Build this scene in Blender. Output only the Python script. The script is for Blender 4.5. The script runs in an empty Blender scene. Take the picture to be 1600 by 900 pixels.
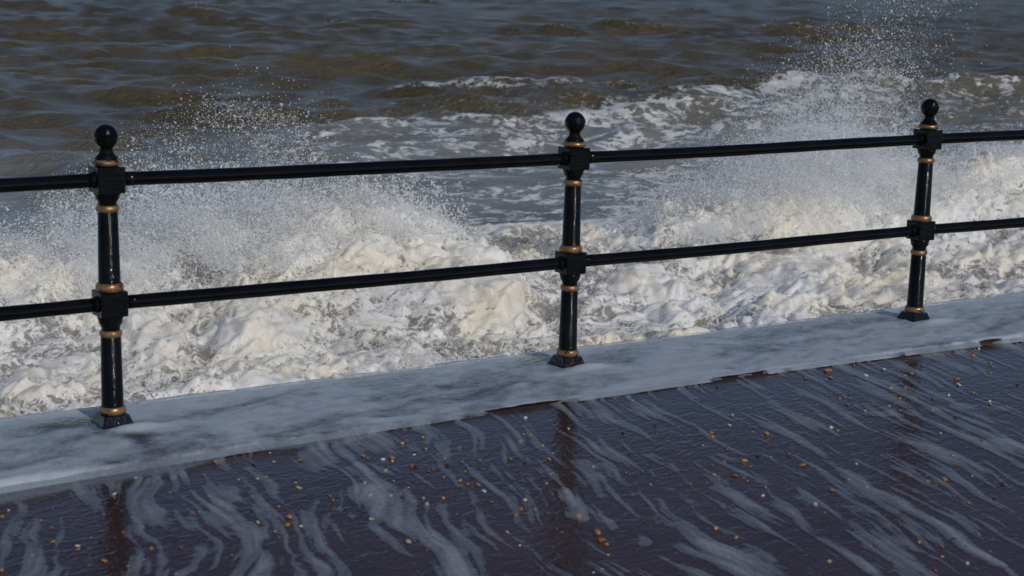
import bpy, bmesh, math, random
import numpy as np
from mathutils import Matrix, Vector

R_ = math.radians
scene = bpy.context.scene
COL = scene.collection

# ------------------------------------------------------------------ camera
CAM = np.array([-1.76425, -5.52282, 1.68724])
PITCH, ROLL, YAW, FPX = 0.19942, 0.02562, 1.011433, 2512.47      # focal length in pixels of a 1600 wide frame
_F = np.array([math.cos(YAW)*math.cos(PITCH), math.sin(YAW)*math.cos(PITCH), -math.sin(PITCH)])
_R = np.array([math.sin(YAW), -math.cos(YAW), 0.0])
_U = np.cross(_R, _F)
_R2 = math.cos(ROLL)*_R + math.sin(ROLL)*_U
_U2 = -math.sin(ROLL)*_R + math.cos(ROLL)*_U
cam_d = bpy.data.cameras.new('camera')
cam_d.sensor_width = 36.0
cam_d.lens = 36.0*FPX/1600.0
cam_d.clip_end = 3000.0
cam_d.dof.use_dof = True
cam_d.dof.focus_distance = 8.6
cam_d.dof.aperture_fstop = 5.0
cam = bpy.data.objects.new('camera', cam_d)
COL.objects.link(cam)
M4 = Matrix.Identity(4)
for i in range(3):
    M4[i][0], M4[i][1], M4[i][2], M4[i][3] = _R2[i], _U2[i], -_F[i], CAM[i]
cam.matrix_world = M4
scene.camera = cam

# ------------------------------------------------------------------ sky, sun, exposure
SUN_EL, SUN_AZ = R_(35.0), R_(-84.0)
sdir = Vector((math.cos(SUN_AZ)*math.cos(SUN_EL), math.sin(SUN_AZ)*math.cos(SUN_EL), math.sin(SUN_EL)))
world = bpy.data.worlds.new('World')
scene.world = world
world.use_nodes = True
wn = world.node_tree
sky = wn.nodes.new('ShaderNodeTexSky')
sky.sky_type = 'NISHITA'
sky.sun_disc = False
sky.sun_elevation = SUN_EL
sky.sun_rotation = math.atan2(sdir.x, sdir.y)
sky.altitude = 0
sky.air_density = 0.7
sky.dust_density = 0.1
sky.ozone_density = 3.6
wn.links.new(sky.outputs[0], wn.nodes['Background'].inputs[0])
wn.nodes['Background'].inputs[1].default_value = 0.105
sun_d = bpy.data.lights.new('sun', 'SUN')
sun_d.energy = 3.1
sun_d.angle = R_(0.53)
sun_d.color = (1.0, 0.93, 0.82)
sun = bpy.data.objects.new('sun', sun_d)
COL.objects.link(sun)
sun.rotation_euler = sdir.to_track_quat('Z', 'Y').to_euler()
sun.location = (0, 0, 30)
vs = scene.view_settings
vs.view_transform = 'Standard'
vs.look = 'None'
vs.gamma = 1.0
vs.exposure = -0.68
scene.render.engine = 'CYCLES'
scene.cycles.max_bounces = 9
scene.cycles.diffuse_bounces = 6
scene.cycles.transparent_max_bounces = 12

# ------------------------------------------------------------------ noise
_rng = np.random.default_rng(7)
_PERM = np.tile(_rng.permutation(256), 2).astype(np.int32)
_ang = np.linspace(0, 2*np.pi, 32, endpoint=False)
_GX = np.cos(_ang).astype(np.float32)
_GY = np.sin(_ang).astype(np.float32)

def perlin(x, y, seed=0):
    x = np.asarray(x, np.float32) + seed*17.31
    y = np.asarray(y, np.float32) + seed*9.77
    x, y = np.broadcast_arrays(x, y)
    xi = np.floor(x).astype(np.int32); yi = np.floor(y).astype(np.int32)
    xf = x - xi; yf = y - yi
    u = xf*xf*xf*(xf*(xf*6-15)+10); v = yf*yf*yf*(yf*(yf*6-15)+10)
    def g(ix, iy, dx, dy):
        h = _PERM[(_PERM[ix & 255] + iy) & 255] & 31
        return _GX[h]*dx + _GY[h]*dy
    a = g(xi, yi, xf, yf); b = g(xi+1, yi, xf-1, yf)
    c = g(xi, yi+1, xf, yf-1); d = g(xi+1, yi+1, xf-1, yf-1)
    a = a + u*(b-a); c = c + u*(d-c)
    return (a + v*(c-a))*1.5

def fbm(x, y, seed=0, oct=4, gain=0.5):
    r = 0; a = 1.0; f = 1.0; t = 0
    for i in range(oct):
        r = r + a*perlin(x*f, y*f, seed+i*3); t += a; a *= gain; f *= 2.03
    return r/t

def sstep(a, b, x):
    t = np.clip((x-a)/(b-a), 0, 1)
    return t*t*(3-2*t)

def cells(x, y, seed=0):
    """distance to the nearest of jittered points, one per unit square"""
    x = np.asarray(x, np.float32); y = np.asarray(y, np.float32)
    xi = np.floor(x).astype(np.int32); yi = np.floor(y).astype(np.int32)
    best = np.full(x.shape, 9.0, np.float32)
    for dx in (-1, 0, 1):
        for dy in (-1, 0, 1):
            ix = xi+dx; iy = yi+dy
            h1 = _PERM[(_PERM[(ix+seed*13) & 255] + iy) & 255]
            h2 = _PERM[(h1 + 91) & 255]
            px = ix + h1/255.0; py = iy + h2/255.0
            best = np.minimum(best, (px-x)**2 + (py-y)**2)
    return np.sqrt(best)

# ------------------------------------------------------------------ mesh helpers
def link(name, me, mat=None, parent=None):
    o = bpy.data.objects.new(name, me)
    COL.objects.link(o)
    if mat is not None and me is not None and not me.materials:
        me.materials.append(mat)
    if parent is not None:
        o.parent = parent
    return o

def tag(o, label=None, cat=None, group=None, kind=None):
    if label: o['label'] = label
    if cat: o['category'] = cat
    if group: o['group'] = group
    if kind: o['kind'] = kind
    return o

def mesh_np(name, verts, faces, attrs=None, smooth=True):
    verts = np.asarray(verts, np.float32); faces = np.asarray(faces, np.int32)
    me = bpy.data.meshes.new(name)
    me.vertices.add(len(verts)); me.vertices.foreach_set('co', verts.ravel())
    k = faces.shape[1] if len(faces) else 4
    me.loops.add(faces.size); me.loops.foreach_set('vertex_index', faces.ravel())
    me.polygons.add(len(faces))
    me.polygons.foreach_set('loop_start', np.arange(0, faces.size, k, dtype=np.int32))
    me.polygons.foreach_set('loop_total', np.full(len(faces), k, np.int32))
    if smooth:
        me.polygons.foreach_set('use_smooth', np.ones(len(faces), bool))
    for n, a in (attrs or {}).items():
        at = me.attributes.new(n, 'FLOAT', 'POINT')
        at.data.foreach_set('value', np.asarray(a, np.float32).ravel())
    me.update(calc_edges=True)
    return me

def grid_faces(nr, nc, keep=None):
    i = np.arange(nr*nc).reshape(nr, nc)
    f = np.stack([i[:-1, :-1], i[:-1, 1:], i[1:, 1:], i[1:, :-1]], -1).reshape(-1, 4)
    if keep is not None:
        k = keep.reshape(nr, nc)
        kk = (k[:-1, :-1] | k[:-1, 1:] | k[1:, 1:] | k[1:, :-1]).reshape(-1)
        f = f[kk]
    return f

def compact(v, f, attrs):
    used = np.zeros(len(v), bool); used[f.ravel()] = True
    idx = np.cumsum(used)-1
    return v[used], idx[f], {k: np.asarray(a).ravel()[used] for k, a in attrs.items()}

# ------------------------------------------------------------------ material helpers
class NB:
    def __init__(self, name):
        self.m = bpy.data.materials.new(name); self.m.use_nodes = True
        self.t = self.m.node_tree; self.n = self.t.nodes
        self.b = self.n['Principled BSDF']; self.out = self.n['Material Output']
    def node(self, t, **kw):
        n = self.n.new(t)
        for k, v in kw.items(): setattr(n, k, v)
        return n
    def lk(self, a, b): self.t.links.new(a, b)
    def inp(self, n, k, v):
        if hasattr(v, 'is_linked'): self.lk(v, n.inputs[k])
        else: n.inputs[k].default_value = v
    def attr(self, name):
        return self.node('ShaderNodeAttribute', attribute_name=name).outputs['Fac']
    def pos(self, scale=(1, 1, 1), rot=(0, 0, 0)):
        g = self.node('ShaderNodeNewGeometry'); mp = self.node('ShaderNodeMapping')
        mp.inputs['Scale'].default_value = scale; mp.inputs['Rotation'].default_value = rot
        self.lk(g.outputs['Position'], mp.inputs['Vector']); return mp.outputs[0]
    def obj(self, scale=(1, 1, 1)):
        g = self.node('ShaderNodeTexCoord'); mp = self.node('ShaderNodeMapping')
        mp.inputs['Scale'].default_value = scale
        self.lk(g.outputs['Object'], mp.inputs['Vector']); return mp.outputs[0]
    def noise(self, vec, scale, detail=3, rough=0.55, dist=0.0):
        n = self.node('ShaderNodeTexNoise')
        self.lk(vec, n.inputs['Vector']); n.inputs['Scale'].default_value = scale
        n.inputs['Detail'].default_value = detail; n.inputs['Roughness'].default_value = rough
        n.inputs['Distortion'].default_value = dist
        return n.outputs['Fac']
    def voro(self, vec, scale, feature='F1'):
        n = self.node('ShaderNodeTexVoronoi', feature=feature)
        self.lk(vec, n.inputs['Vector']); n.inputs['Scale'].default_value = scale
        return n.outputs['Distance']
    def ramp(self, fac, stops):
        r = self.node('ShaderNodeValToRGB'); e = r.color_ramp.elements
        while len(e) < len(stops): e.new(0.5)
        for q, (p, c) in zip(e, stops):
            q.position = p; q.color = (*c, 1) if len(c) == 3 else c
        self.lk(fac, r.inputs['Fac']); return r.outputs['Color']
    def maprange(self, v, a, b, c=0.0, d=1.0, smooth=False):
        n = self.node('ShaderNodeMapRange')
        if smooth: n.interpolation_type = 'SMOOTHSTEP'
        self.lk(v, n.inputs[0])
        for i, q in enumerate((a, b, c, d)): n.inputs[i+1].default_value = q
        return n.outputs[0]
    def math(self, op, a, b=0.0):
        n = self.node('ShaderNodeMath', operation=op)
        self.inp(n, 0, a); self.inp(n, 1, b); return n.outputs[0]
    def mix(self, fac, a, b):
        n = self.node('ShaderNodeMix', data_type='RGBA')
        self.inp(n, 0, fac)
        self.inp(n, 6, a if hasattr(a, 'is_linked') else (*a, 1)); self.inp(n, 7, b if hasattr(b, 'is_linked') else (*b, 1))
        return n.outputs[2]
    def bump(self, h, strength, dist, normal=None):
        n = self.node('ShaderNodeBump')
        self.lk(h, n.inputs['Height']); n.inputs['Strength'].default_value = strength; n.inputs['Distance'].default_value = dist
        if normal is not None: self.lk(normal, n.inputs['Normal'])
        return n.outputs[0]
    def set(self, **kw):
        for k, v in kw.items(): self.inp(self.b, k.replace('_', ' '), v)

# black gloss paint on the cast iron
def make_paint(name, strength):
    k = NB(name); p = k.pos(); pz = k.pos((.35, .35, 3.2))
    big = k.noise(p, 9, 3); fine = k.noise(pz, 42, 3, .6); mid = k.noise(p, 45, 2)
    k.set(Base_Color=k.mix(k.maprange(big, .35, .7), (.0025, .0025, .0028), (.006, .006, .006)),
          Roughness=k.maprange(mid, .3, .7, .05, .10), IOR=1.45)
    k.b.inputs['Specular IOR Level'].default_value = .26
    h = k.math('ADD', fine, k.math('MULTIPLY', mid, .4))
    k.set(Normal=k.bump(h, strength, .008))
    return k.m
# gold paint worn through to black
def make_gold():
    k = NB('worn_gold_paint'); p = k.pos((1, 1, 1.8))
    a = k.noise(p, 55, 5, .65); b = k.noise(p, 18, 2)
    w = k.maprange(k.math('ADD', k.math('MULTIPLY', a, .7), k.math('MULTIPLY', b, .5)), .64, .70)
    tone = k.noise(p, 30, 3)
    k.set(Base_Color=k.mix(w, k.mix(tone, (.25, .135, .062), (.44, .27, .14)), (.016, .010, .006)),
          Metallic=k.maprange(w, 0, 1, .55, 0.0), Roughness=k.maprange(tone, .3, .7, .24, .42))
    k.set(Normal=k.bump(a, .3, .004))
    return k.m
def make_foot():
    k = NB('wet_black_paint_with_rust'); p = k.pos()
    a = k.noise(p, 38, 4, .6); g = k.node('ShaderNodeNewGeometry'); sx = k.node('ShaderNodeSeparateXYZ')
    k.lk(g.outputs['Position'], sx.inputs[0])
    low = k.maprange(sx.outputs['Z'], -.01, .035, .14, 0)
    w = k.maprange(k.math('ADD', a, low), .62, .72)
    k.set(Base_Color=k.mix(w, (.005, .005, .005), (.10, .03, .012)), Roughness=.15)
    k.set(Normal=k.bump(k.noise(p, 60, 3), .35, .006))
    return k.m
# wet dark red-brown tarmac
def make_promenade(name, base_a, base_b):
    k = NB(name)
    p = k.pos()
    fl = k.pos((1.0, 1.0, 1.0), (0, 0, R_(-14)))          # x across the run-off, y along it
    sm = k.node('ShaderNodeMapping'); sm.inputs['Scale'].default_value = (0.55, 1.0, 1.0); k.lk(fl, sm.inputs[0])
    grit = k.noise(p, 240, 2); agg = k.voro(p, 120); big = k.noise(p, 1.6, 4)
    c = k.mix(k.maprange(big, .3, .7), base_a, base_b)
    c = k.mix(k.maprange(agg, .12, .3, .55, 0), c, (.10, .055, .04))
    k.set(Base_Color=c, Roughness=k.maprange(k.noise(p, 5, 3), .3, .7, .03, .07), IOR=1.45)
    rip = k.noise(sm.outputs[0], 26, 3, .6, .6); rip2 = k.noise(sm.outputs[0], 75, 2, .5, .4)
    h = k.math('ADD', k.math('MULTIPLY', rip, 1.0), k.math('ADD', k.math('MULTIPLY', rip2, .38), k.math('MULTIPLY', grit, .05)))
    k.set(Normal=k.bump(h, 1.0, .0030))
    return k.m
def make_concrete():
    k = NB('wet_sea_wall_concrete'); p = k.pos()
    a = k.noise(p, 3, 5); b = k.noise(p, 60, 3)
    k.set(Base_Color=k.mix(a, (.05, .04, .034), (.13, .105, .085)), Roughness=.3)
    k.set(Normal=k.bump(b, .5, .01))
    return k.m
# thin foam sliding over the paving
def make_film(name, ca, cb, amax, lo, hi, soft, pit):
    k = NB(name); cov = k.attr('cover'); p = k.pos()
    fine = k.noise(p, 70, 4, .65); cell = k.voro(p, 130); hole = k.voro(p, 48); mid = k.noise(p, 22, 3, .6, .6)
    d = k.math('ADD', k.math('MULTIPLY', k.math('SUBTRACT', mid, .5), soft), k.math('MULTIPLY', k.math('SUBTRACT', fine, .5), .26))
    br = k.math('ADD', cov, d)
    body = k.maprange(br, lo, hi, 0, 1, True)
    thick = k.maprange(br, lo, lo+.75, .45, 1.0)
    pits = k.maprange(hole, .10, .34, pit, 1.0)
    al = k.math('MULTIPLY', k.math('MULTIPLY', k.math('MULTIPLY', body, thick), pits), amax)
    k.set(Base_Color=k.mix(k.maprange(br, lo+.15, lo+.9), ca, cb), Roughness=.35, IOR=1.33, Alpha=al)
    k.set(Normal=k.bump(k.math('ADD', k.math('MULTIPLY', cell, .5), fine), .35, .004))
    return k.m
# churned white water
def make_surf():
    k = NB('churned_white_water'); p = k.pos(); cov = k.attr('foam'); tint = k.attr('tint')
    n = k.noise(p, 26, 5, .62, .3); n2 = k.noise(p, 80, 3, .6)
    white = k.mix(k.noise(p, 3.1, 3), (.80, .82, .83), (.90, .90, .89))
    foam = k.mix(k.maprange(tint, .0, 1.0, 0, .95), white, (.82, .75, .62))
    n3 = k.noise(p, 9, 4, .6, .8)
    rg1 = k.math('MAXIMUM', k.math('SUBTRACT', 1.0, k.math('MULTIPLY', k.math('ABSOLUTE', k.math('SUBTRACT', n3, .5)), 11.0)), -.4)
    rg2 = k.math('MAXIMUM', k.math('SUBTRACT', 1.0, k.math('MULTIPLY', k.math('ABSOLUTE', k.math('SUBTRACT', n, .5)), 9.0)), -.4)
    f = k.maprange(k.math('ADD', cov, k.math('ADD', k.math('MULTIPLY', rg1, .36), k.math('MULTIPLY', rg2, .20))), .42, .85, 0, 1, True)
    k.set(Base_Color=k.mix(f, (.31, .30, .28), foam), Roughness=k.maprange(f, 0, 1, .05, .22), IOR=1.38)
    k.b.inputs['Subsurface Weight'].default_value = .6
    k.b.inputs['Subsurface Radius'].default_value = (.05, .045, .035)
    k.b.inputs['Subsurface Scale'].default_value = 1.4
    h = k.math('ADD', n, k.math('MULTIPLY', n2, .35))
    h = k.math('ADD', h, k.math('MULTIPLY', f, .5))
    k.set(Normal=k.bump(h, .38, .022))
    return k.m
def make_drops(name, col, tr):
    k = NB(name)
    k.set(Base_Color=(*col, 1), Roughness=.22, IOR=1.33)
    t = k.node('ShaderNodeBsdfTranslucent'); t.inputs[0].default_value = (*col, 1)
    m = k.node('ShaderNodeMixShader'); m.inputs[0].default_value = tr
    k.lk(k.b.outputs[0], m.inputs[1]); k.lk(t.outputs[0], m.inputs[2]); k.lk(m.outputs[0], k.out.inputs[0])
    return k.m
# silty open water with foam lying on it
def make_sea():
    k = NB('silty_sea_water'); p = k.pos((.8, 1, 1)); q = k.pos(); cov = k.attr('foam')
    silt = k.noise(q, .22, 4)
    w = k.mix(k.maprange(silt, .35, .65), (.088, .071, .034), (.138, .107, .050))
    n = k.noise(p, 1.7, 5, .62, 1.2); n2 = k.noise(p, 4.5, 5, .62, .9); n4 = k.noise(p, 17, 4, .6, .4)
    r1 = k.math('MAXIMUM', k.math('SUBTRACT', 1.0, k.math('MULTIPLY', k.math('ABSOLUTE', k.math('SUBTRACT', n, .5)), 13.0)), -.35)
    r2 = k.math('MAXIMUM', k.math('SUBTRACT', 1.0, k.math('MULTIPLY', k.math('ABSOLUTE', k.math('SUBTRACT', n2, .5)), 10.0)), -.35)
    lace = k.math('ADD', k.math('ADD', k.math('MULTIPLY', r1, .26), k.math('MULTIPLY', r2, .22)), k.math('MULTIPLY', n4, .45))
    f = k.maprange(k.math('ADD', cov, k.math('MULTIPLY', k.math('SUBTRACT', lace, .30), 1.35)), .66, 1.05, 0, 1, True)
    k.set(Base_Color=k.mix(f, k.mix(k.attr('air'), w, (.24, .25, .24)), (.74, .76, .76)), Roughness=k.maprange(f, 0, 1, .26, .5), IOR=1.33)
    k.lk(k.maprange(k.attr('air'), 0, 1, .38, .55), k.b.inputs['Specular IOR Level'])
    chop = k.noise(p, 2.2, 6, .70, .6); rip = k.noise(p, 9, 4, .6)
    h = k.math('ADD', k.math('MULTIPLY', chop, 1.0), k.math('ADD', k.math('MULTIPLY', rip, .34), k.math('MULTIPLY', f, .12)))
    nb = k.node('ShaderNodeBump'); k.lk(h, nb.inputs['Height']); nb.inputs['Distance'].default_value = .30
    k.lk(k.maprange(k.attr('air'), 0, 1, 1.0, .30), nb.inputs['Strength'])
    k.set(Normal=nb.outputs[0])
    return k.m
def make_stone(name, a, b):
    k = NB(name); p = k.obj(); n = k.noise(p, 1.4, 4, .6)
    k.set(Base_Color=k.mix(k.maprange(n, .3, .7), a, b), Roughness=.22)
    k.set(Normal=k.bump(n, .2, .2))
    return k.m
PAINT, RAILPAINT, GOLD, FOOT = make_paint('black_gloss_paint', .40), make_paint('black_rail_paint', .05), make_gold(), make_foot()
TARMAC = make_promenade('wet_red_brown_tarmac', (.040, .020, .0145), (.060, .031, .022))
COPE = make_promenade('wet_brown_coping_stone', (.026, .015, .011), (.055, .032, .022))
CONC, SURF, SEA = make_concrete(), make_surf(), make_sea()
FILM = make_film('thin_draining_foam', (.30, .35, .43), (.50, .54, .60), .55, .41, .56, .26, .6)
SHEET = make_film('thin_foam_sheet', (.31, .37, .47), (.47, .53, .61), .86, .20, .95, .30, .92)
DROP = make_drops('white_spray_water', (.96, .97, .97), .5)
SPLASH = make_drops('white_splash_water', (.94, .94, .925), .5)

# ------------------------------------------------------------------ the line of the sea wall (a shallow curve)
def wall_y(s):
    t = np.clip(np.asarray(s, float)-2.02, -3, 3); r = np.asarray(s, float)-2.02-t
    return .0556 - t*t/73.3 - r*(2*t/73.3)
def cope_z(s):
    t = np.clip((np.asarray(s, float)-2.02)/2.02, -1.5, 1.5)
    return -.0155 + .0155*t*t
N_BACK, N_FRONT, STEP = .27, -.47, -.016

# ------------------------------------------------------------------ promenade and wall
ss = np.concatenate([np.linspace(-45, -6, 14)[:-1], np.linspace(-6, 12, 91), np.linspace(12, 60, 16)[1:]])
nn = np.array([-30, -12, -6, -3, -1.5, N_FRONT+.004])
S, N = np.meshgrid(ss, nn)
v = np.stack([S, wall_y(S)+N, np.full(S.shape, STEP)], -1).reshape(-1, 3)
prom = tag(link('promenade', mesh_np('promenade', v, grid_faces(len(nn), len(ss)), smooth=False), TARMAC), kind='structure')

def strip(profile, name, mat, parent=None):
    """sweep a (n, z) profile along the wall line"""
    pr = np.array(profile)
    S, K = np.meshgrid(ss, np.arange(len(pr)))
    n = pr[K, 0]; z = pr[K, 1]
    top = (z > -.2)
    v = np.stack([S, wall_y(S)+n, z + np.where(top & (z > -.03), cope_z(S), 0)], -1).reshape(-1, 3)
    return link(name, mesh_np(name, v, grid_faces(len(pr), len(ss)), smooth=False), mat, parent)
wall = strip([(N_FRONT+.02, -.22), (N_BACK-.04, -.22), (N_BACK-.04, -1.2), (N_BACK+.12, -4.0)], 'sea_wall', CONC)
tag(wall, 'low sea wall with foam-covered coping that carries the black railing', 'wall')
strip([(N_FRONT, -.23), (N_FRONT, -.014), (N_FRONT+.006, -.005), (N_FRONT+.016, 0.0), (-.1, .002), (N_BACK-.02, 0.0), (N_BACK-.006, -.004), (N_BACK, -.016), (N_BACK, -.23)],
      'coping', COPE, wall)

# ------------------------------------------------------------------ railing
def lathe(bm, prof, seg=36, cx=0, cy=0):
    rings = []
    for r, z in prof:
        rings.append([bm.verts.new((cx+r*math.cos(2*math.pi*i/seg), cy+r*math.sin(2*math.pi*i/seg), z)) for i in range(seg)])
    for a, b in zip(rings, rings[1:]):
        for i in range(seg):
            f = bm.faces.new((a[i], a[(i+1) % seg], b[(i+1) % seg], b[i])); f.smooth = True
    for ring, rev in ((rings[0], True), (rings[-1], False)):
        if prof[0 if rev else -1][0] > 1e-4:
            f = bm.faces.new(ring[::-1] if rev else ring)
def to_mesh(bm, name):
    bmesh.ops.recalc_face_normals(bm, faces=bm.faces)
    me = bpy.data.meshes.new(name); bm.to_mesh(me); bm.free(); return me
def square_loft(bm, prof, bev=.004):
    """square section lofted through (half width, z), corners chamfered"""
    rings = []
    for h, z in prof:
        b = min(bev, h*.3)
        pts = [(h, -h+b), (h, h-b), (h-b, h), (-h+b, h), (-h, h-b), (-h, -h+b), (-h+b, -h), (h-b, -h)]
        rings.append([bm.verts.new((x, y, z)) for x, y in pts])
    for a, c in zip(rings, rings[1:]):
        for i in range(8): bm.faces.new((a[i], a[(i+1) % 8], c[(i+1) % 8], c[i]))
    bm.faces.new(rings[0][::-1]); bm.faces.new(rings[-1])
def torus_prof(r, z, hr, hz, n=10):
    return [(r-hr*1.2, z-hz)] + [(r-hr+hr*math.cos(a), z+hz*math.sin(a)) for a in np.linspace(-math.pi/2, math.pi/2, n)] + [(r-hr*1.2, z+hz)]

railing = tag(link('railing', None), 'black painted iron railing with gold rings along the sea wall', 'railing')
bm = bmesh.new()
lathe(bm, [(.030, .05), (.0415, .052), (.0415, .080), (.0400, .084), (.0362, .335), (.033, .338), (.033, .362), (.0335, .372), (.036, .380), (.041, .386), (.0435, .394), (.0435, .401), (.046, .405), (.046, .416), (.030, .417)])
lathe(bm, [(.030, .505), (.044, .506), (.044, .528), (.0395, .536), (.0352, .788), (.0325, .791), (.0325, .815), (.033, .823), (.036, .830), (.041, .836), (.0435, .843), (.0435, .848), (.046, .852), (.046, .8595), (.030, .860)])
post_me = to_mesh(bm, 'post_shaft')
bm = bmesh.new()
ballp = [(.030, .951), (.040, .953), (.040, .976)]
ballp += [(.0415, .979), (.0405, .984), (.034, .990), (.0275, .997), (.0245, 1.004), (.0242, 1.011), (.0265, 1.018)]
for a in np.linspace(-52, 0, 9): ballp.append((.0440*math.cos(R_(a)), 1.0545+.0455*math.sin(R_(a))))
ballp += [(.0458, 1.0555), (.0462, 1.0585), (.0450, 1.0610)]
for a in np.linspace(8, 90, 10): ballp.append((max(.0440*math.cos(R_(a)), .0001), 1.0545+.0455*math.sin(R_(a))))
lathe(bm, ballp)
finial_me = to_mesh(bm, 'finial')
ring_spec = [(.0505, .9650, .012, .0115), (.0420, .8018, .009, .0125), (.0500, .5190, .012, .0165), (.0410, .3496, .0085, .0125), (.0490, .0660, .011, .0155)]
ring_mes = []
for r, z, hr, hz in ring_spec:
    bm = bmesh.new(); lathe(bm, torus_prof(r, z, hr, hz)); ring_mes.append(to_mesh(bm, 'gold_ring'))
bm = bmesh.new(); square_loft(bm, [(.047, .8585), (.050, .8605), (.050, .949), (.048, .9525)]); sock_a = to_mesh(bm, 'rail_socket')
bm = bmesh.new(); square_loft(bm, [(.047, .4145), (.050, .4165), (.050, .5035), (.048, .5065)]); sock_b = to_mesh(bm, 'rail_socket_low')
bm = bmesh.new(); square_loft(bm, [(.070, -.03), (.070, .006), (.066, .010), (.058, .021), (.052, .036), (.0475, .048), (.0465, .0515)], .006); foot_me = to_mesh(bm, 'foot')
for me, mt in [(post_me, PAINT), (finial_me, PAINT), (sock_a, PAINT), (sock_b, PAINT), (foot_me, FOOT)] + [(m, GOLD) for m in ring_mes]:
    me.materials.append(mt)

SP = 2.01868
posts_s = [SP*i for i in (-1, 0, 1, 2, 3)]
for i, s in enumerate(posts_s):
    po = link('post', post_me, None, railing)
    po.location = (s, float(wall_y(s)), float(cope_z(s)))
    dy = float(wall_y(s+.1)-wall_y(s-.1))/.2
    po.rotation_euler = (0, 0, math.atan(dy))
    for me, nm in [(finial_me, 'finial'), (sock_a, 'rail_socket'), (sock_b, 'rail_socket'), (foot_me, 'foot')] + [(m, 'gold_ring') for m in ring_mes]:
        link(nm, me, None, po)
rail_proto = {}
def rail(a, b, z, seed):
    rg = random.Random(seed)
    L = (b-a).length; d = (b-a)/L; side = Vector((-d.y, d.x, 0)).normalized(); up = side.cross(d)*-1
    bm = bmesh.new(); rings = []
    nseg, seg = 40, 20
    ph = rg.uniform(0, 6)
    for k in range(nseg+1):
        t = k/nseg
        sag = -.003*math.sin(math.pi*t) + .0008*math.sin(t*9+ph)
        wob = .0014*math.sin(t*7+ph*2)
        c = a + d*(L*t) + Vector((0, 0, sag)) + side*wob
        r = .0256 + .0005*math.sin(t*31+ph)
        rings.append([bm.verts.new(c + side*(r*math.cos(2*math.pi*i/seg)) + up*(r*math.sin(2*math.pi*i/seg))) for i in range(seg)])
    for p, q in zip(rings, rings[1:]):
        for i in range(seg):
            f = bm.faces.new((p[i], p[(i+1) % seg], q[(i+1) % seg], q[i])); f.smooth = True
    bm.faces.new(rings[0][::-1]); bm.faces.new(rings[-1])
    # a welded collar at each end
    for e, sg in ((a, 1), (b, -1)):
        c0 = e + d*(sg*.004); rr = []
        for off, r in ((0, .024), (0, .0305), (.006, .0305), (.010, .0270), (.013, .0245)):
            c = c0 + d*(sg*off)
            rr.append([bm.verts.new(c + side*(r*math.cos(2*math.pi*i/seg)) + up*(r*math.sin(2*math.pi*i/seg))) for i in range(seg)])
        for p, q in zip(rr, rr[1:]):
            for i in range(seg):
                f = bm.faces.new((p[i], p[(i+1) % seg], q[(i+1) % seg], q[i])); f.smooth = True
    return link('rail', to_mesh(bm, 'rail'), RAILPAINT, railing)
for j, (s0, s1) in enumerate(zip(posts_s, posts_s[1:])):
    p0 = Vector((s0, float(wall_y(s0)), float(cope_z(s0)))); p1 = Vector((s1, float(wall_y(s1)), float(cope_z(s1))))
    d = (p1-p0).normalized()*.046
    for z in (.904, .459):
        rail(p0+d+Vector((0, 0, z)), p1-d+Vector((0, 0, z)), z, j*2+int(z*10))

# ------------------------------------------------------------------ foam on the coping and promenade
def ground(px, py, z=STEP):
    """where a point seen in the photograph lies on the ground"""
    d = _F + _R2*((px-800)/FPX) - _U2*((py-450)/FPX)
    t = (z-CAM[2])/d[2]
    return CAM + d*t

def spill(S):
    S = np.asarray(S, float)
    wid = .050*(fbm(S*1.7, 0*S+.3, 71, 2)*1.2 + fbm(S*6, 0*S+.3, 72, 2)*1.3-.02) + .026
    wid = np.maximum(wid, .15*sstep(.42, -.05, S)*(1+.5*fbm(S*2.6, 0*S, 73, 2)))
    wid = np.maximum(wid, .11*np.exp(-((S-.55)/.28)**2))
    wid = np.maximum(wid, .035*np.exp(-((S-3.25)/.30)**2))
    wid = np.maximum(wid, .016*np.exp(-((S-2.2)/.5)**2)*(.6+fbm(S*9, 0*S, 77, 2)))
    return wid
# (a) on the coping
cs = np.arange(-2.6, 7.6, .0125); cn = np.concatenate([[N_FRONT-.022, N_FRONT-.012, N_FRONT-.004], np.linspace(N_FRONT+.003, N_BACK-.004, 58)])
S, N = np.meshgrid(cs, cn)
w1 = fbm(S*1.6, N*2.4, 3, 3)
holes = fbm(S*2.2+w1*.9, N*5.5+w1*1.6-S*.3, 11, 5, .55)
big = fbm(S*.8, N*1.2, 21, 3)
cov = .86 + .45*holes + .36*big + .26*fbm(S*9, N*16-S*2, 13, 4, .6)
edge = sstep(N_BACK, N_BACK-.12, N)
cov -= .05*(1-edge)
for s in posts_s:
    thin_left = np.exp(-(((S-s+.16)/.16)**2 + ((N-.07)/.07)**2)); cov -= .35*thin_left  # foam cover thinner to the left and seaward of each post
    fr = np.exp(-(((S-s-.05)/.09)**2 + ((N+.11)/.035)**2)); cov += .5*fr
cov -= .4*np.exp(-(((S-.02)/.05)**2 + ((N+.25)/.12)**2))
cov = np.clip(cov, 0, 1.15)
hgt = .0035 + .011*np.clip(cov, 0, 1) + .010*fbm(S*5, N*9, 31, 4)*np.clip(cov, 0, 1)
for s in posts_s:
    hgt += .016*np.exp(-(((S-s-.05)/.10)**2 + ((N+.10)/.03)**2))
hgt *= sstep(N_BACK+.002, N_BACK-.03, N)*.9+.1
hgt = np.where(cov < .03, .001, hgt) + .002
z = cope_z(S)+hgt
over = sstep(N_FRONT+.010, N_FRONT-.022, N)
z = z*(1-over) + (STEP+.004)*over
cov = np.where(N < N_FRONT, cov*sstep(.004, .03, spill(S)), cov)
v = np.stack([S, wall_y(S)+N, z], -1).reshape(-1, 3)
f = grid_faces(len(cn), len(cs), (cov > .04).ravel())
v, f, at = compact(v, f, {'cover': cov})
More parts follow.
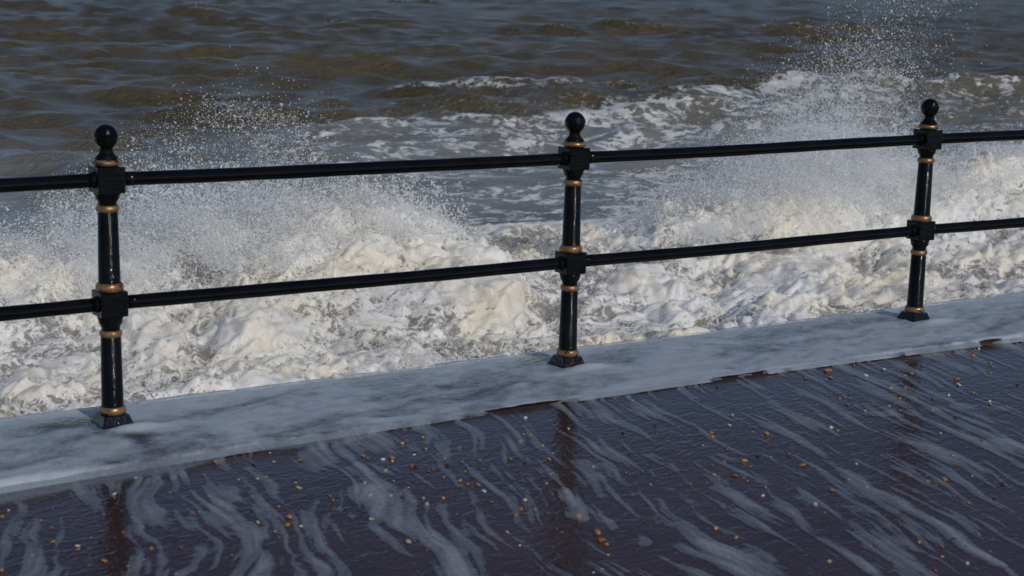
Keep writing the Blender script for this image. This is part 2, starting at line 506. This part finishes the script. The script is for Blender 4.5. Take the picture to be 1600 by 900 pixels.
tag(link('coping_foam', mesh_np('coping_foam', v, f, at), SHEET), 'smooth blue-white foam sheet sliding over the raised coping', 'foam', kind='stuff')

# (b) run-off streaks on the promenade
ps = np.arange(-2.2, 7.8, .0085); pn = np.arange(-3.1, N_FRONT-.0005, .0098); pn[-1] = N_FRONT-.001
S, N = np.meshgrid(ps, pn)
X, Y = S, wall_y(S)+N
u = X*.97-Y*.24; vv = X*.24+Y*.97
right = sstep(.2, 2.4, X)
wp = (fbm(u*.9, vv*.8, 41, 3)*.20 + fbm(u*3.2, vv*2.2, 43, 3)*.06)*(1-.55*right)
uu = u+wp
big = fbm(u*.75+3, vv*.5, 47, 3)
st1 = 1-np.abs(fbm(uu*2.6, vv*.45, 51, 3))*2.6
strand = fbm(uu*24, vv*1.5, 53, 4, .62)
island = fbm(uu*8.5, vv*2.0, 57, 4, .58)
blot = fbm(X*4+wp*6, Y*4, 59, 4)
cov = .22 + .07*right + .16*st1 + .36*big + .26*blot
tear = 1.0*strand + .62*island
def streak(pts, width, gain=1.0, seed=0):
    global cov
    g = np.array([ground(*p)[:2] for p in pts])
    best = np.full(X.shape, 9.0)
    jit = fbm(X*5, Y*5, 61+seed, 3)*.05
    for a, b in zip(g, g[1:]):
        d = b-a; L = (d*d).sum()
        t = np.clip(((X-a[0])*d[0]+(Y-a[1])*d[1])/L, 0, 1)
        best = np.minimum(best, np.hypot(X-a[0]-t*d[0]+jit, Y-a[1]-t*d[1]+jit*.5))
    ww = width*1.2*(1+.9*fbm(X*3, Y*3, 67+seed, 3))
    cov = np.maximum(cov, gain*.85*sstep(1.5, .3, best/ww))
streak([(330, 745), (352, 775), (348, 805), (385, 840), (398, 870), (380, 900)], .055, .95, 1)
streak([(395, 735), (420, 770), (402, 800)], .035, .7, 2)
streak([(575, 765), (600, 800), (660, 835), (705, 865), (715, 900)], .060, .95, 3)
streak([(500, 785), (560, 815), (630, 845)], .02, .6, 4)
streak([(640, 770), (720, 812), (800, 850), (880, 880), (960, 900)], .05, .6, 5)
streak([(880, 770), (912, 800), (960, 825), (1010, 850)], .04, .9, 6)
streak([(1160, 640), (1240, 690), (1330, 745), (1440, 815), (1560, 880)], .045, .85, 7)
streak([(1240, 745), (1290, 800), (1340, 830), (1400, 870), (1440, 900)], .05, .8, 8)
streak([(1120, 765), (1230, 805), (1300, 845), (1360, 890)], .045, .75, 9)
streak([(1100, 860), (1150, 880), (1180, 905)], .09, .8, 10)
streak([(1350, 650), (1420, 645), (1500, 635), (1560, 640)], .045, .8, 11)
streak([(1470, 665), (1520, 690), (1600, 730)], .03, .7, 12)
streak([(1560, 690), (1600, 700), (1650, 715)], .07, .8, 13)
streak([(1420, 690), (1500, 715), (1600, 760)], .03, .7, 14)
streak([(0, 855), (40, 875), (60, 900)], .06, .6, 15)
streak([(20, 800), (70, 830), (100, 870)], .05, .4, 16)
streak([(480, 720), (540, 705), (580, 690), (520, 690)], .10, .75, 17)
streak([(560, 730), (640, 745), (660, 760)], .05, .7, 18)
streak([(215, 835), (290, 850), (280, 880)], .03, .4, 19)
# strips of clear water: the foot of the middle of each span
clear = np.exp(-(((X-.95)/.35)**2 + ((N+1.75)/.25)**2))*.5 + np.exp(-(((X-1.9)/.45)**2 + ((N+1.3)/.3)**2))*.35
cov = np.clip(cov-clear*.5+tear, 0, 1.2)
# foam spilling over the step
wid = spill(S)
dn = N_FRONT-N
lip = .95*sstep(1.15, .1, dn/np.maximum(wid*1.3, 1e-3))*(wid > .006)
liph = np.sqrt(np.clip(1-(dn/np.maximum(wid*1.05, 1e-3))**2, 0, 1))*(wid > .006)
cov = np.maximum(cov, lip)
bub = np.clip(1-cells(S*42, N*42, 3)*2.1, 0, 1)
hgt = .002 + .004*np.clip(cov, 0, 1)**2*(1+.9*fbm(X*7, Y*7, 81, 3)) + .0015*bub*sstep(.3, .8, cov) + .015*liph*np.clip(wid/.03, 0, 1)
v = np.stack([X, Y, STEP+hgt], -1).reshape(-1, 3)
f = grid_faces(len(pn), len(ps), (cov > .30).ravel())
v, f, at = compact(v, f, {'cover': cov})
tag(link('promenade_foam', mesh_np('promenade_foam', v, f, at), FILM), 'streaks of draining foam across the wet red-brown promenade', 'foam', kind='stuff')

# ------------------------------------------------------------------ open sea
SEA_Z = -1.2
fh = np.array([math.cos(YAW), math.sin(YAW)]); rh = np.array([math.sin(YAW), -math.cos(YAW)])
drow = [5.0]
while drow[-1] < 1500:
    d = drow[-1]
    drow.append(d + (.25 if d < 9 else .041*(max(d, 13)/14)**1.75))
drow = np.array(drow)
tcol = np.concatenate([np.linspace(-1.6, -.46, 60)[:-1], np.linspace(-.44, .44, 540), np.linspace(.46, 1.6, 60)[1:]])
T, D = np.meshgrid(tcol, drow)
X = CAM[0] + D*fh[0] + D*T*rh[0]; Y = CAM[1] + D*fh[1] + D*T*rh[1]
Z = np.zeros_like(X); DX = np.zeros_like(X); DY = np.zeros_like(X)
rg = np.random.default_rng(5)
group = .75 + .55*fbm(X*.05, Y*.07, 101, 2)
for lam, amp, spread, cnt in [(11, .075, 24, 3), (7.0, .050, 36, 4), (4.3, .046, 50, 5), (2.7, .038, 60, 5), (1.7, .028, 70, 5), (1.05, .017, 80, 4), (.66, .009, 80, 3)]:
    fade = 1/(1+(D*lam**-1/70)**4)
    for k in range(cnt):
        th = R_(-90 + rg.normal()*spread*.7); kk = 2*math.pi/(lam*rg.uniform(.85, 1.18))
        ph = rg.uniform(0, 6.28) + 1.6*fbm(X/(lam*2.3), Y/(lam*2.3), 110+k+int(lam*10), 1)
        a = amp*group*fade
        q = kk*(X*math.cos(th)+Y*math.sin(th)) + ph
        Z += a*np.sin(q)
        DX += .75*a*math.cos(th)*np.cos(q); DY += .75*a*math.sin(th)*np.cos(q)
wav = Z.copy()
# a second, smaller line of breaking waves further out
yc2 = 18.0 + .36*np.clip(X-9, 0, 17) - .5*np.clip(X-28, 0, 30) + 1.1*fbm(X*.22, 0*X, 121, 3)
rel = Y-yc2
on2 = sstep(6.5, 11, X)*(.6+.6*np.clip(fbm(X*.25, 0*X+5, 123, 2)+.6, 0, 1.3))
ridge2 = on2*np.where(rel < 0, np.exp(-(rel/.75)**2), np.exp(-(rel/2.2)**2))
Z += .24*ridge2
# calmer sea close in, under the surf
near = sstep(4.5, 9.0, Y)
Z = Z*(.45+.55*near)*(.55+.45*sstep(9, 19, Y))
foam = np.zeros_like(X)
lace = 1-np.abs(fbm(X*.55+fbm(X*.3, Y*.5, 131, 2), Y*1.15, 133, 4))*2.8
lace2 = 1-np.abs(fbm(X*1.5, Y*3.0+lace*.4, 137, 4))*2.6
mid = sstep(31, 21, Y+.0*X)*sstep(-2, 13, X)*.5 + sstep(20, 10, Y)*.40
foam += mid*(.02+.55*lace+.52*lace2)
foam += on2*np.exp(-((rel+.05)/.24)**2)*(.05+.50*lace2+.55*fbm(X*.6, Y*.4, 125, 2))
foam += on2*sstep(-7, -.8, rel)*sstep(.6, -.2, rel)*(-.12+.36*lace2+.24*lace)
cap = sstep(.20, .36, wav*1.25 + .12*fbm(X*.6, Y*.9, 141, 3))
foam += cap*(.10+.50*lace2)*sstep(.15, .5, fbm(X*.09, Y*.12, 143, 2)+.32)
for cx, cy, w in [(31, 62, 2.4), (13.5, 37, 1.6), (56, 60, 3), (36, 33, 1.5), (33, 82, 3.0), (51, 95, 4)]:
    foam += np.exp(-(((X-cx)/w)**2+((Y-cy)/(w*.35))**2))*(.15+.5*lace2)
foam = np.clip(foam, 0, 1.2)
air = np.clip(sstep(24, 13, Y)*(.75+.8*fbm(X*.25, Y*.5, 145, 4)) + .35*on2*sstep(-8, -1, rel)*sstep(.5, -.5, rel), 0, 1)
v = np.stack([X+DX, Y+DY, SEA_Z+Z], -1).reshape(-1, 3)
link('sea', mesh_np('sea', v, grid_faces(len(drow), len(tcol)), {'foam': foam, 'air': air}), SEA)['kind'] = 'structure'

# ------------------------------------------------------------------ the wave breaking along the wall
def crest_h(s):
    return np.interp(s, [-3, 1, 2, 3, 4, 4.6, 5.2, 5.8, 6.6, 7.4, 8.4, 10, 11.5, 13, 17],
                        [.34, .40, .46, .56, .68, .60, .32, .14, .12, .34, .55, .58, .68, .62, .5])
def surf_shape(s, y, detail=True):
    yc = 6.5 + .45*perlin(s*.55, 0*s+.2, 151)
    rel = y-yc
    ch = crest_h(s)
    bore = ch*np.where(rel < 0, np.exp(-(rel/1.25)**2), np.exp(-(rel/.8)**2))
    nearw = .12*np.exp(-((y-2.2)/1.2)**2)
    wx = fbm(s*.9, y*.9, 153, 3)*.35; wy = fbm(s*.9+7, y*.9, 157, 3)*.35
    sx, yx = s+wx, y+wy
    b0 = np.abs(perlin(sx*.75, yx*.95, 161))
    c1 = np.clip(1-cells(sx*2.3, yx*2.6, 5)*1.25, 0, 1)
    b1 = np.sqrt(c1+1e-4)*np.clip(perlin(sx*.8, yx*.8, 163)+.55, 0, 1.2)
    b2 = np.abs(perlin(sx*4.6, yx*5.0, 167))
    c2 = np.sqrt(np.clip(1-cells(sx*7.5, yx*8, 7)*1.2, 0, 1)+1e-4)
    z = .26*(b0-.25) + .125*(b1-.25) + .080*(b2-.25)
    amp = sstep(9.2, 7.4, y)
    if detail:
        b3 = np.abs(perlin(sx*10.5, yx*11, 169)); b4 = np.abs(perlin(sx*23, yx*24, 173)); c3 = np.sqrt(np.clip(1-cells(sx*16+wy*4, yx*17, 9)*1.2, 0, 1)+1e-4); b5 = perlin(sx*46, yx*46, 179)
        z = z + .034*(b3-.25) + .070*(c2-.3)*np.clip(perlin(sx*2, yx*2, 175)+.6, 0, 1.1) + .030*(c3-.3)*np.clip(perlin(sx*2.6, yx*2.6, 177)+.6, 0, 1.1) + .013*(b4-.25) + .002*b5
    z = z*amp
    return bore, nearw, z, b0, b1, amp

sc_ = [-4.0]
while sc_[-1] < 19: sc_.append(sc_[-1] + np.interp(sc_[-1], [-4, 0, 4, 10, 19], [.026, .0135, .0145, .021, .034]))
sc_ = np.array(sc_); yr = np.concatenate([np.arange(1.0, 2.0, .04), np.arange(2.0, 7.6, .0195), np.arange(7.6, 9.4, .04)])
S, Y = np.meshgrid(sc_, yr)
bore, nearw, zb, b0, b1, amp = surf_shape(S, Y)
Z = -.98 + bore + nearw + zb
sink = sstep(8.4, 9.4, Y)
Z = Z*(1-sink) + (SEA_Z-.35)*sink
YD = Y - .35*zb - .12*bore                       # lumps lean toward the land
XD = S + .25*perlin(S*3, Y*3, 181)*zb*2
pocket = fbm(S*.75, Y*1.3, 183, 4)
streaks = fbm(S*2.2, Y*5.5, 187, 4)
foam = .53 + .75*pocket + .55*streaks + 3.2*zb + .35*bore  # low parts greyer: lacier foam there, plus trough shade put into the colour
foam -= .75*np.exp(-(((S-5.9)/.75)**2 + ((Y-6.9)/1.3)**2)) 
foam = np.clip(foam, 0, 1.3)
tint = np.clip(.30 + 1.0*fbm(S*.55, Y*.8, 191, 3) + .55*fbm(S*3, Y*3, 193, 3) + 1.3*(zb-.02), 0, 1)
v = np.stack([XD, YD, Z], -1).reshape(-1, 3)
tag(link('breaking_wave', mesh_np('breaking_wave', v, grid_faces(len(yr), len(sc_)), {'foam': foam, 'tint': tint}), SURF),
    'churning cream-white water of the wave breaking below the railing', 'wave', kind='stuff')
def surf_z(s, y):
    bore, nearw, z, *_ = surf_shape(np.asarray(s, float), np.asarray(y, float), False)
    return -.98 + bore + nearw + z

# ------------------------------------------------------------------ splash: ropes and sheets of thrown water
rg = np.random.default_rng(23)
P, RAD = [], []
def ropes(n, s, y, length, spread, r0, lean=-.25):
    o = np.stack([s, y, surf_z(s, y)-.02], -1)
    dirv = np.stack([rg.normal(0, spread, n), lean+rg.normal(0, spread, n), np.ones(n)], -1)
    dirv /= np.linalg.norm(dirv, axis=1)[:, None]
    m = 16
    q = np.linspace(0, 1, m)[None, :, None]
    L = length[:, None, None]
    side = np.stack([rg.normal(0, 1, n), rg.normal(0, 1, n), 0*np.ones(n)], -1)[:, None, :]
    p = o[:, None, :] + dirv[:, None, :]*L*q + side*(.10*L)*np.sin(q*rg.uniform(2, 6, (n, 1, 1))+rg.uniform(0, 6, (n, 1, 1))) 
    p = p + np.array([0, 0, -1.0])*(q**2)*L*rg.uniform(.1, .75, (n, 1, 1))
    rr = r0[:, None]*(1.15-.75*q[:, :, 0])*rg.uniform(.55, 1.25, (n, m))
    keep = (rg.random((n, m)) < 1.12-.55*q[:, :, 0])
    P.append(p[keep]); RAD.append(rr[keep])
def pick_s(n, segs):
    w = np.array([c for *_, c in segs], float); k = rg.choice(len(segs), n, p=w/w.sum())
    a = np.array([q[0] for q in segs])[k]; b = np.array([q[1] for q in segs])[k]
    return rg.uniform(a, b)
# along the crest
n = 2100
s = pick_s(n, [(-1, 1.5, 1.2), (1.2, 4.9, 5), (6.6, 8, 1.5), (7.4, 11, 4), (10.5, 15, 3)])
y = 6.35 + .45*perlin(s*.55, 0*s+.2, 151) + rg.normal(0, .32, n)
ropes(n, s, y, rg.gamma(2.2, .10, n)*np.clip(crest_h(s)/.5, .4, 1.2)+.03, .42, rg.uniform(.008, .017, n))
# all over the churn
n = 3600
s = rg.uniform(-1.5, 15, n); y = rg.uniform(2.0, 6.6, n)
ok = fbm(s*.8, y*.9, 201, 2) > -.12
s, y = s[ok], y[ok]; n = len(s)
ropes(n, s, y, rg.gamma(2.0, .055, n)+.02, .6, rg.uniform(.007, .014, n))
# spiky slop right under the coping
n = 900
s = pick_s(n, [(1.5, 2.6, 2), (2.9, 4.2, 4), (4.3, 6.5, 2), (6.5, 9.5, 2.2), (.3, 1.4, 1)])
y = rg.uniform(2.2, 3.5, n)
ropes(n, s, y, rg.gamma(2.4, .05, n)+.03, .45, rg.uniform(.008, .016, n))
# lacy sheets
for k in range(170):
    s0 = float(pick_s(1, [(-.2, 4.7, 6), (7.2, 11, 4), (11, 14.5, 2)])[0])
    crest = rg.random() < .7
    y0 = 6.2 + rg.normal(0, .35) if crest else rg.uniform(2.4, 5.5)
    W = rg.uniform(.2, .8); Hh = rg.uniform(.15, .55) if crest else rg.uniform(.06, .22)
    m = int(W*Hh*9000)
    a = rg.uniform(-1, 1, m); b = rg.random(m)**.85
    yaw = rg.normal(0, .5); bend = rg.normal(0, .25); fan = rg.uniform(.0, .6)
    ls = a*W/2*(1+fan*b); hs = b*Hh*(1-.25*a*a)
    l1 = 1-np.abs(fbm(a*W*9+k, b*Hh*9, 211, 2))*4.2
    keep = (l1 > .12+.55*b**1.5)
    ls, hs, bb = ls[keep], hs[keep], b[keep]
    pz = float(surf_z(s0, y0))-.04
    off = bend*bb*bb*Hh - .35*hs + .12*fbm(ls*5+k, hs*5, 213, 2)
    p = np.stack([s0+ls*math.cos(yaw)-off*math.sin(yaw), y0+ls*math.sin(yaw)+off*math.cos(yaw), pz+hs], -1)
    P.append(p); RAD.append(rg.uniform(.0055, .0105, len(p))*(1.1-.35*bb))
P = np.concatenate(P); RAD = np.concatenate(RAD)

def point_object(name, pts, rad, mat, mode, voxel=.01):
    me = bpy.data.meshes.new(name)
    me.vertices.add(len(pts)); me.vertices.foreach_set('co', np.asarray(pts, np.float32).ravel())
    at = me.attributes.new('rad', 'FLOAT', 'POINT'); at.data.foreach_set('value', np.asarray(rad, np.float32))
    me.materials.append(mat)
    o = link(name, me)
    ng = bpy.data.node_groups.new(name+'_nodes', 'GeometryNodeTree')
    ng.interface.new_socket('Geometry', in_out='INPUT', socket_type='NodeSocketGeometry')
    ng.interface.new_socket('Geometry', in_out='OUTPUT', socket_type='NodeSocketGeometry')
    gi = ng.nodes.new('NodeGroupInput'); go = ng.nodes.new('NodeGroupOutput')
    na = ng.nodes.new('GeometryNodeInputNamedAttribute'); na.data_type = 'FLOAT'; na.inputs['Name'].default_value = 'rad'
    mp = ng.nodes.new('GeometryNodeMeshToPoints')
    ng.links.new(gi.outputs[0], mp.inputs['Mesh']); ng.links.new(na.outputs['Attribute'], mp.inputs['Radius'])
    sm = ng.nodes.new('GeometryNodeSetMaterial'); sm.inputs['Material'].default_value = mat
    if mode == 'mesh':
        pv = ng.nodes.new('GeometryNodePointsToVolume'); pv.resolution_mode = 'VOXEL_SIZE'
        pv.inputs['Voxel Size'].default_value = voxel
        ng.links.new(mp.outputs[0], pv.inputs['Points'])
        na2 = ng.nodes.new('GeometryNodeInputNamedAttribute'); na2.data_type = 'FLOAT'; na2.inputs['Name'].default_value = 'rad'
        ng.links.new(na2.outputs['Attribute'], pv.inputs['Radius'])
        vm = ng.nodes.new('GeometryNodeVolumeToMesh'); vm.resolution_mode = 'GRID'; vm.inputs['Threshold'].default_value = .1; vm.inputs['Adaptivity'].default_value = .5
        ng.links.new(pv.outputs[0], vm.inputs['Volume'])
        ss_ = ng.nodes.new('GeometryNodeSetShadeSmooth'); ng.links.new(vm.outputs[0], ss_.inputs[0])
        ng.links.new(ss_.outputs[0], sm.inputs['Geometry'])
    else:
        ng.links.new(mp.outputs[0], sm.inputs['Geometry'])
    ng.links.new(sm.outputs[0], go.inputs[0])
    md = o.modifiers.new('points', 'NODES'); md.node_group = ng
    return o
sp = point_object('splash', P, RAD, SPLASH, 'mesh', .0135)
tag(sp, 'ropes and torn sheets of white water thrown up by the wave', 'splash', kind='stuff')

# ------------------------------------------------------------------ spray: drops flung up by two bursts
def burst(n, s0, w0, w1, h0, lean, ylo, clump, seed, thr=0.0, base=.12):
    ang = rg.normal(0, 1, n)
    h = h0*(base + (1-base)*np.exp(-(ang/.95)**2))
    g_ = rg.gamma(1.25, .8, n)
    zz = np.where(g_ > 2.6, 2.6 + .7*np.log1p(g_-2.6)*rg.random(n) - 1.6*rg.random(n)**2, g_)*h
    jets = fbm(ang*3.2+seed, zz*1.6/h0*.5, 221+seed, 3) + .5*fbm(ang*9+seed, zz*5, 227+seed, 2)
    ok = jets > thr + .22*(rg.random(n)-.5)
    ang, zz = ang[ok], zz[ok]; n = len(ang)
    s = s0 + ang*(w0 + w1*zz) + lean*zz
    y = ylo + rg.normal(0, .38, n) - .25*zz
    z = surf_z(s, np.full(n, 6.3)) - .08 + zz
    p = np.stack([s, y, z], -1)
    if clump > 1:
        m = clump
        d = np.stack([.35*ang + rg.normal(0, .45, n), rg.normal(0, .3, n), rg.normal(.7, .5, n)], -1)
        c = rg.normal(0, .9, (n, 3))
        L = rg.gamma(2, .036, n)
        q = rg.uniform(-1.3, 1.3, (n, m, 1))
        p = (p[:, None, :] + (d[:, None, :]*q + c[:, None, :]*(q*q-.5)*.6)*L[:, None, None] + rg.normal(0, .0035, (n, m, 3))).reshape(-1, 3)
    return p
singles = np.concatenate([burst(130000, 2.35, .90, .55, .43, .45, 6.3, 1, 1, -.06), burst(170000, 8.75, .80, .06, .88, .36, 6.3, 1, 2, .0)])
strings = np.concatenate([burst(5200, 2.2, 1.05, .4, .26, .30, 6.2, 16, 3, .0), burst(6500, 8.7, 1.0, .1, .38, .35, 6.2, 16, 4, .0),
                          burst(2600, 3.9, .8, .2, .13, .0, 6.2, 12, 5, -.1), burst(3000, 12.4, 1.4, .2, .13, .0, 6.3, 12, 6, -.1)])
rad = np.concatenate([np.clip(rg.lognormal(math.log(.0022), .5, len(singles)), .0013, .010), np.clip(rg.lognormal(math.log(.0033), .45, len(strings)), .0016, .011)])
drops = np.concatenate([singles, strings])
n = 46000
s = rg.uniform(-1, 14.5, n); y = rg.uniform(2.0, 6.6, n)
ok = fbm(s*1.3, y*1.6, 225, 4) > .02+.25*(rg.random(n)-.5)
s, y = s[ok], y[ok]; n = len(s)
low = np.stack([s, y-.05, surf_z(s, y)+rg.gamma(1.3, .035, n)], -1)
drops = np.concatenate([drops, low]); rad = np.concatenate([rad, np.clip(rg.lognormal(math.log(.0032), .4, n), .0016, .009)])
ob = point_object('sea_spray', drops, rad, DROP, 'points')
tag(ob, 'white drops of spray flung above the breaking wave', 'spray', kind='stuff')
mist = np.concatenate([burst(300000, 1.9, .95, .3, .19, .30, 6.1, 1, 1, .04), burst(430000, 8.75, .90, .1, .42, .36, 6.1, 1, 2, .03),
                       burst(150000, 12.5, 1.5, 0, .15, 0, 6.2, 1, 6, -.05), burst(110000, 3.8, .75, 0, .13, 0, 6.1, 1, 5, -.1)])
ob = point_object('fine_spray', mist, rg.uniform(.0012, .0028, len(mist)), DROP, 'points')
tag(ob, 'fine white mist of droplets hanging in the splash', 'spray', kind='stuff')
print('splash points', len(P), 'drops', len(drops), 'mist', len(mist))

# ------------------------------------------------------------------ pebbles washed onto the promenade
STONES = {
 'orange': make_stone('orange_flint', (.23, .10, .038), (.38, .19, .08)),
 'amber': make_stone('amber_flint', (.30, .16, .065), (.45, .28, .13)),
 'white': make_stone('white_stone', (.48, .46, .42), (.68, .66, .62)),
 'cream': make_stone('cream_stone', (.32, .25, .17), (.46, .38, .28)),
 'brown': make_stone('brown_flint', (.15, .08, .042), (.28, .16, .085)),
 'black': make_stone('black_flint', (.010, .010, .010), (.035, .033, .03)),
 'red': make_stone('red_stone', (.26, .05, .022), (.38, .09, .04))}
PEB = """
265,770,c 302,801,a 312,800,a 372,750,c 395,776,a 328,776,c 435,792,o 417,797,b 452,809,a,7 448,822,o,7 470,823,w 430,831,c 413,829,b 403,817,c
236,858,o,7 283,856,r 223,824,o,6 207,809,c 192,832,o,6 178,773,w 179,779,b 211,748,c,7 213,737,w,6 142,841,o,6 121,854,w,6 122,859,o 83,847,a,6
80,825,b,6 64,814,a 57,887,o,7 37,879,a 50,869,a 33,818,b 13,798,w 3,808,o 4,848,a 2,892,o 163,877,o,6 202,893,o 200,885,a 159,847,k,6 276,898,a 336,720,o,6
422,708,w 402,749,c 415,746,a 428,722,c 462,755,a 467,763,c 397,727,k 468,720,b 33,840,b
628,694,c,6 660,684,a,6 749,687,o,6 828,681,o,6 818,679,c 812,691,a 913,696,o,6 820,654,w,7 888,670,w 858,718,a,6 927,730,c,6 860,741,w,6 854,756,a,6 837,726,b 797,718,b
750,720,o,7 721,723,b 727,737,o,6 718,752,a 693,746,a 695,717,o 612,717,o,6 613,721,w 598,719,w,6 574,717,o 568,713,c 647,711,w 643,729,b 602,737,c 669,737,b,6 668,742,b
650,730,k 698,728,k 677,734,b 747,758,b,8 756,768,w,6 730,757,b 775,766,b 755,733,b 768,785,o 820,782,w 692,779,a 813,797,o,7 806,806,o,7 836,797,a 845,809,k,7 812,818,k,7
903,808,a,9 792,832,c,9 752,831,k,7 728,813,k,6 713,804,b 667,789,c 638,847,c,8 667,860,b 728,863,b,6 812,853,w 722,891,w,6 933,833,o,9 938,846,r,7 943,844,o 948,852,o,6
950,868,c,7 870,826,o 878,832,o 927,895,w 940,890,c 580,812,c,6 515,775,b,7 520,782,o 557,765,c 578,776,c,6 610,776,c 625,773,c 615,752,a,6 638,762,a 570,756,c 662,779,c
883,769,a 863,773,o 978,739,c,6 952,697,b 958,707,b 983,710,k 997,638,c 988,627,c 973,677,k,6 820,723,k,6 848,697,c
1293,580,o,8 1298,591,a 1258,592,b 1264,615,b 1319,621,o,6 1324,633,b 1380,578,w,6 1404,580,b 1353,588,w,6 1391,608,c 1407,618,o 1404,624,a 1389,635,c 1482,618,w,6 1498,602,w,6
1495,593,b,8 1520,557,o,8 1521,614,o 1529,539,w,6 1546,628,w 1547,632,o 1571,635,b 1589,602,k 1493,654,k,7 1351,643,c 1456,643,c 1298,669,w 1262,656,c 1140,665,w 1144,649,c,6
1198,678,a 1200,688,o 1136,703,o,6 1111,677,o,6 1113,683,a 1163,721,a,7 1184,714,k 1173,729,b 1131,723,b 1122,750,o,6 1162,747,a 1167,752,o,6 1147,744,b 1129,741,b 1113,728,b
1233,711,b,7 1244,713,b 1253,728,o,7 1262,716,b 1299,767,o,8 1327,750,c,6 1354,763,a,6 1273,789,c,7 1239,798,k 1192,775,w,6 1196,762,c 1130,792,o,6 1118,826,a,7 1150,841,a,9 1289,801,c
1533,691,k,6 1489,713,o,7 1476,750,o,7 1449,753,b 1462,759,o 1447,745,b 1422,744,o,6 1519,744,a,7 1567,757,k,7 1513,787,o,8 1491,776,b 1553,780,k,8 1489,844,k,7 1405,822,k,6 1387,822,o,6
1367,857,k,6 1436,848,a,6 1471,854,o,7 1472,871,a,8 1487,878,b 1511,881,w,8 1547,862,a 1544,869,o 1529,836,c 1462,892,r,6 1469,678,c 1593,647,b 1424,584,c 1467,558,b 1547,568,b,6 1547,583,b 1296,878,c
"""
KEY = dict(o='orange', a='amber', w='white', c='cream', b='brown', k='black', r='red')
rnd = random.Random(4)
spots = []
for q in PEB.split():
    f_ = q.split(',')
    spots.append([float(f_[0]), float(f_[1]), KEY[f_[2]], float(f_[3]) if len(f_) > 3 else 5.0])
for k in range(66):
    cx_, cy_ = rnd.choice([(1100, 700), (1250, 720), (700, 740), (620, 720), (850, 730), (1400, 620), (1500, 760), (400, 790), (200, 840), (950, 690), (560, 770), (1180, 640)])
    x_, y_ = rnd.gauss(cx_, 70), rnd.gauss(cy_, 35)
    if 0 < x_ < 1600 and y_ < 895: spots.append([x_, y_, rnd.choice(['brown', 'brown', 'cream', 'black', 'amber']), rnd.uniform(3, 4.6)])
peb_me = []; peb_mat = {}
for k in range(9):
    bm = bmesh.new(); bmesh.ops.create_icosphere(bm, subdivisions=2, radius=1.0)
    e = Vector((rnd.uniform(-1, 1), rnd.uniform(-1, 1), rnd.uniform(-1, 1)))*.3
    o3 = [rnd.uniform(0, 6) for _ in range(3)]
    for vtx in bm.verts:
        c = vtx.co
        w = 1 + .14*math.sin(3.1*c.x+o3[0]) + .12*math.sin(2.7*c.y+o3[1]) + .10*math.sin(4.3*c.z+o3[2])
        vtx.co = Vector((c.x*1.2, c.y*.9, c.z*.6))*w
    for fc in bm.faces: fc.smooth = True
    peb_me.append(to_mesh(bm, 'pebble'))

front_y = lambda px: np.interp(px, [0, 200, 500, 850, 1250, 1600], [778, 742, 681, 632, 575, 528])
zones = {}
items = []
for px, py, colr, rp in spots:
    py = max(py, float(front_y(px))+8)
    g = ground(px, py)
    dist = float(np.linalg.norm(g-CAM))
    rp *= rnd.choice([.6, .75, .85, 1.0, 1.2])
    size = rp*.60*dist/FPX
    if abs(px-182) < 45: col_ = "in the left post's dark reflection"
    elif abs(px-888) < 40: col_ = "in the middle post's dark reflection"
    elif abs(px-1425) < 30: col_ = "in the right post's dark reflection"
    elif px < 182: col_ = 'left of the left post'
    elif px < 888: col_ = 'between left and middle posts'
    elif px < 1425: col_ = 'between middle and right posts'
    else: col_ = 'right of the right post'
    dy = py-float(front_y(px))
    row = 'close to the coping' if dy < 62 else ('near the bottom edge' if py > 800 else 'midway down the promenade')
    items.append((px, g, colr, size, col_, row))
    while px in zones.get((colr, col_, row), []): px += .1
    items[-1] = (px,) + items[-1][1:]
    zones.setdefault((colr, col_, row), []).append(px)
ORD = 'first second third fourth fifth sixth seventh eighth ninth tenth eleventh twelfth thirteenth fourteenth fifteenth sixteenth seventeenth eighteenth nineteenth twentieth'.split()
for px, g, colr, size, col_, row in items:
    z = sorted(zones[(colr, col_, row)])
    me0 = rnd.choice(peb_me)
    key = (me0.name, colr)
    if key not in peb_mat:
        m2 = me0.copy(); m2.materials.clear(); m2.materials.append(STONES[colr]); peb_mat[key] = m2
    o = link('pebble', peb_mat[key])
    sc = size*rnd.uniform(.9, 1.1)
    o.scale = (sc, sc, sc)
    o.location = (g[0], g[1], STEP+sc*.30)
    o.rotation_euler = (rnd.uniform(-.35, .35), rnd.uniform(-.35, .35), rnd.uniform(0, 6.28))
    if len(z) == 1: lab = f'only {colr} pebble {row}, {col_}'
    else: lab = f'{ORD[z.index(px)]} {colr} pebble from left, {row}, {col_}'
    tag(o, lab, 'pebble', 'pebbles washed onto the promenade')
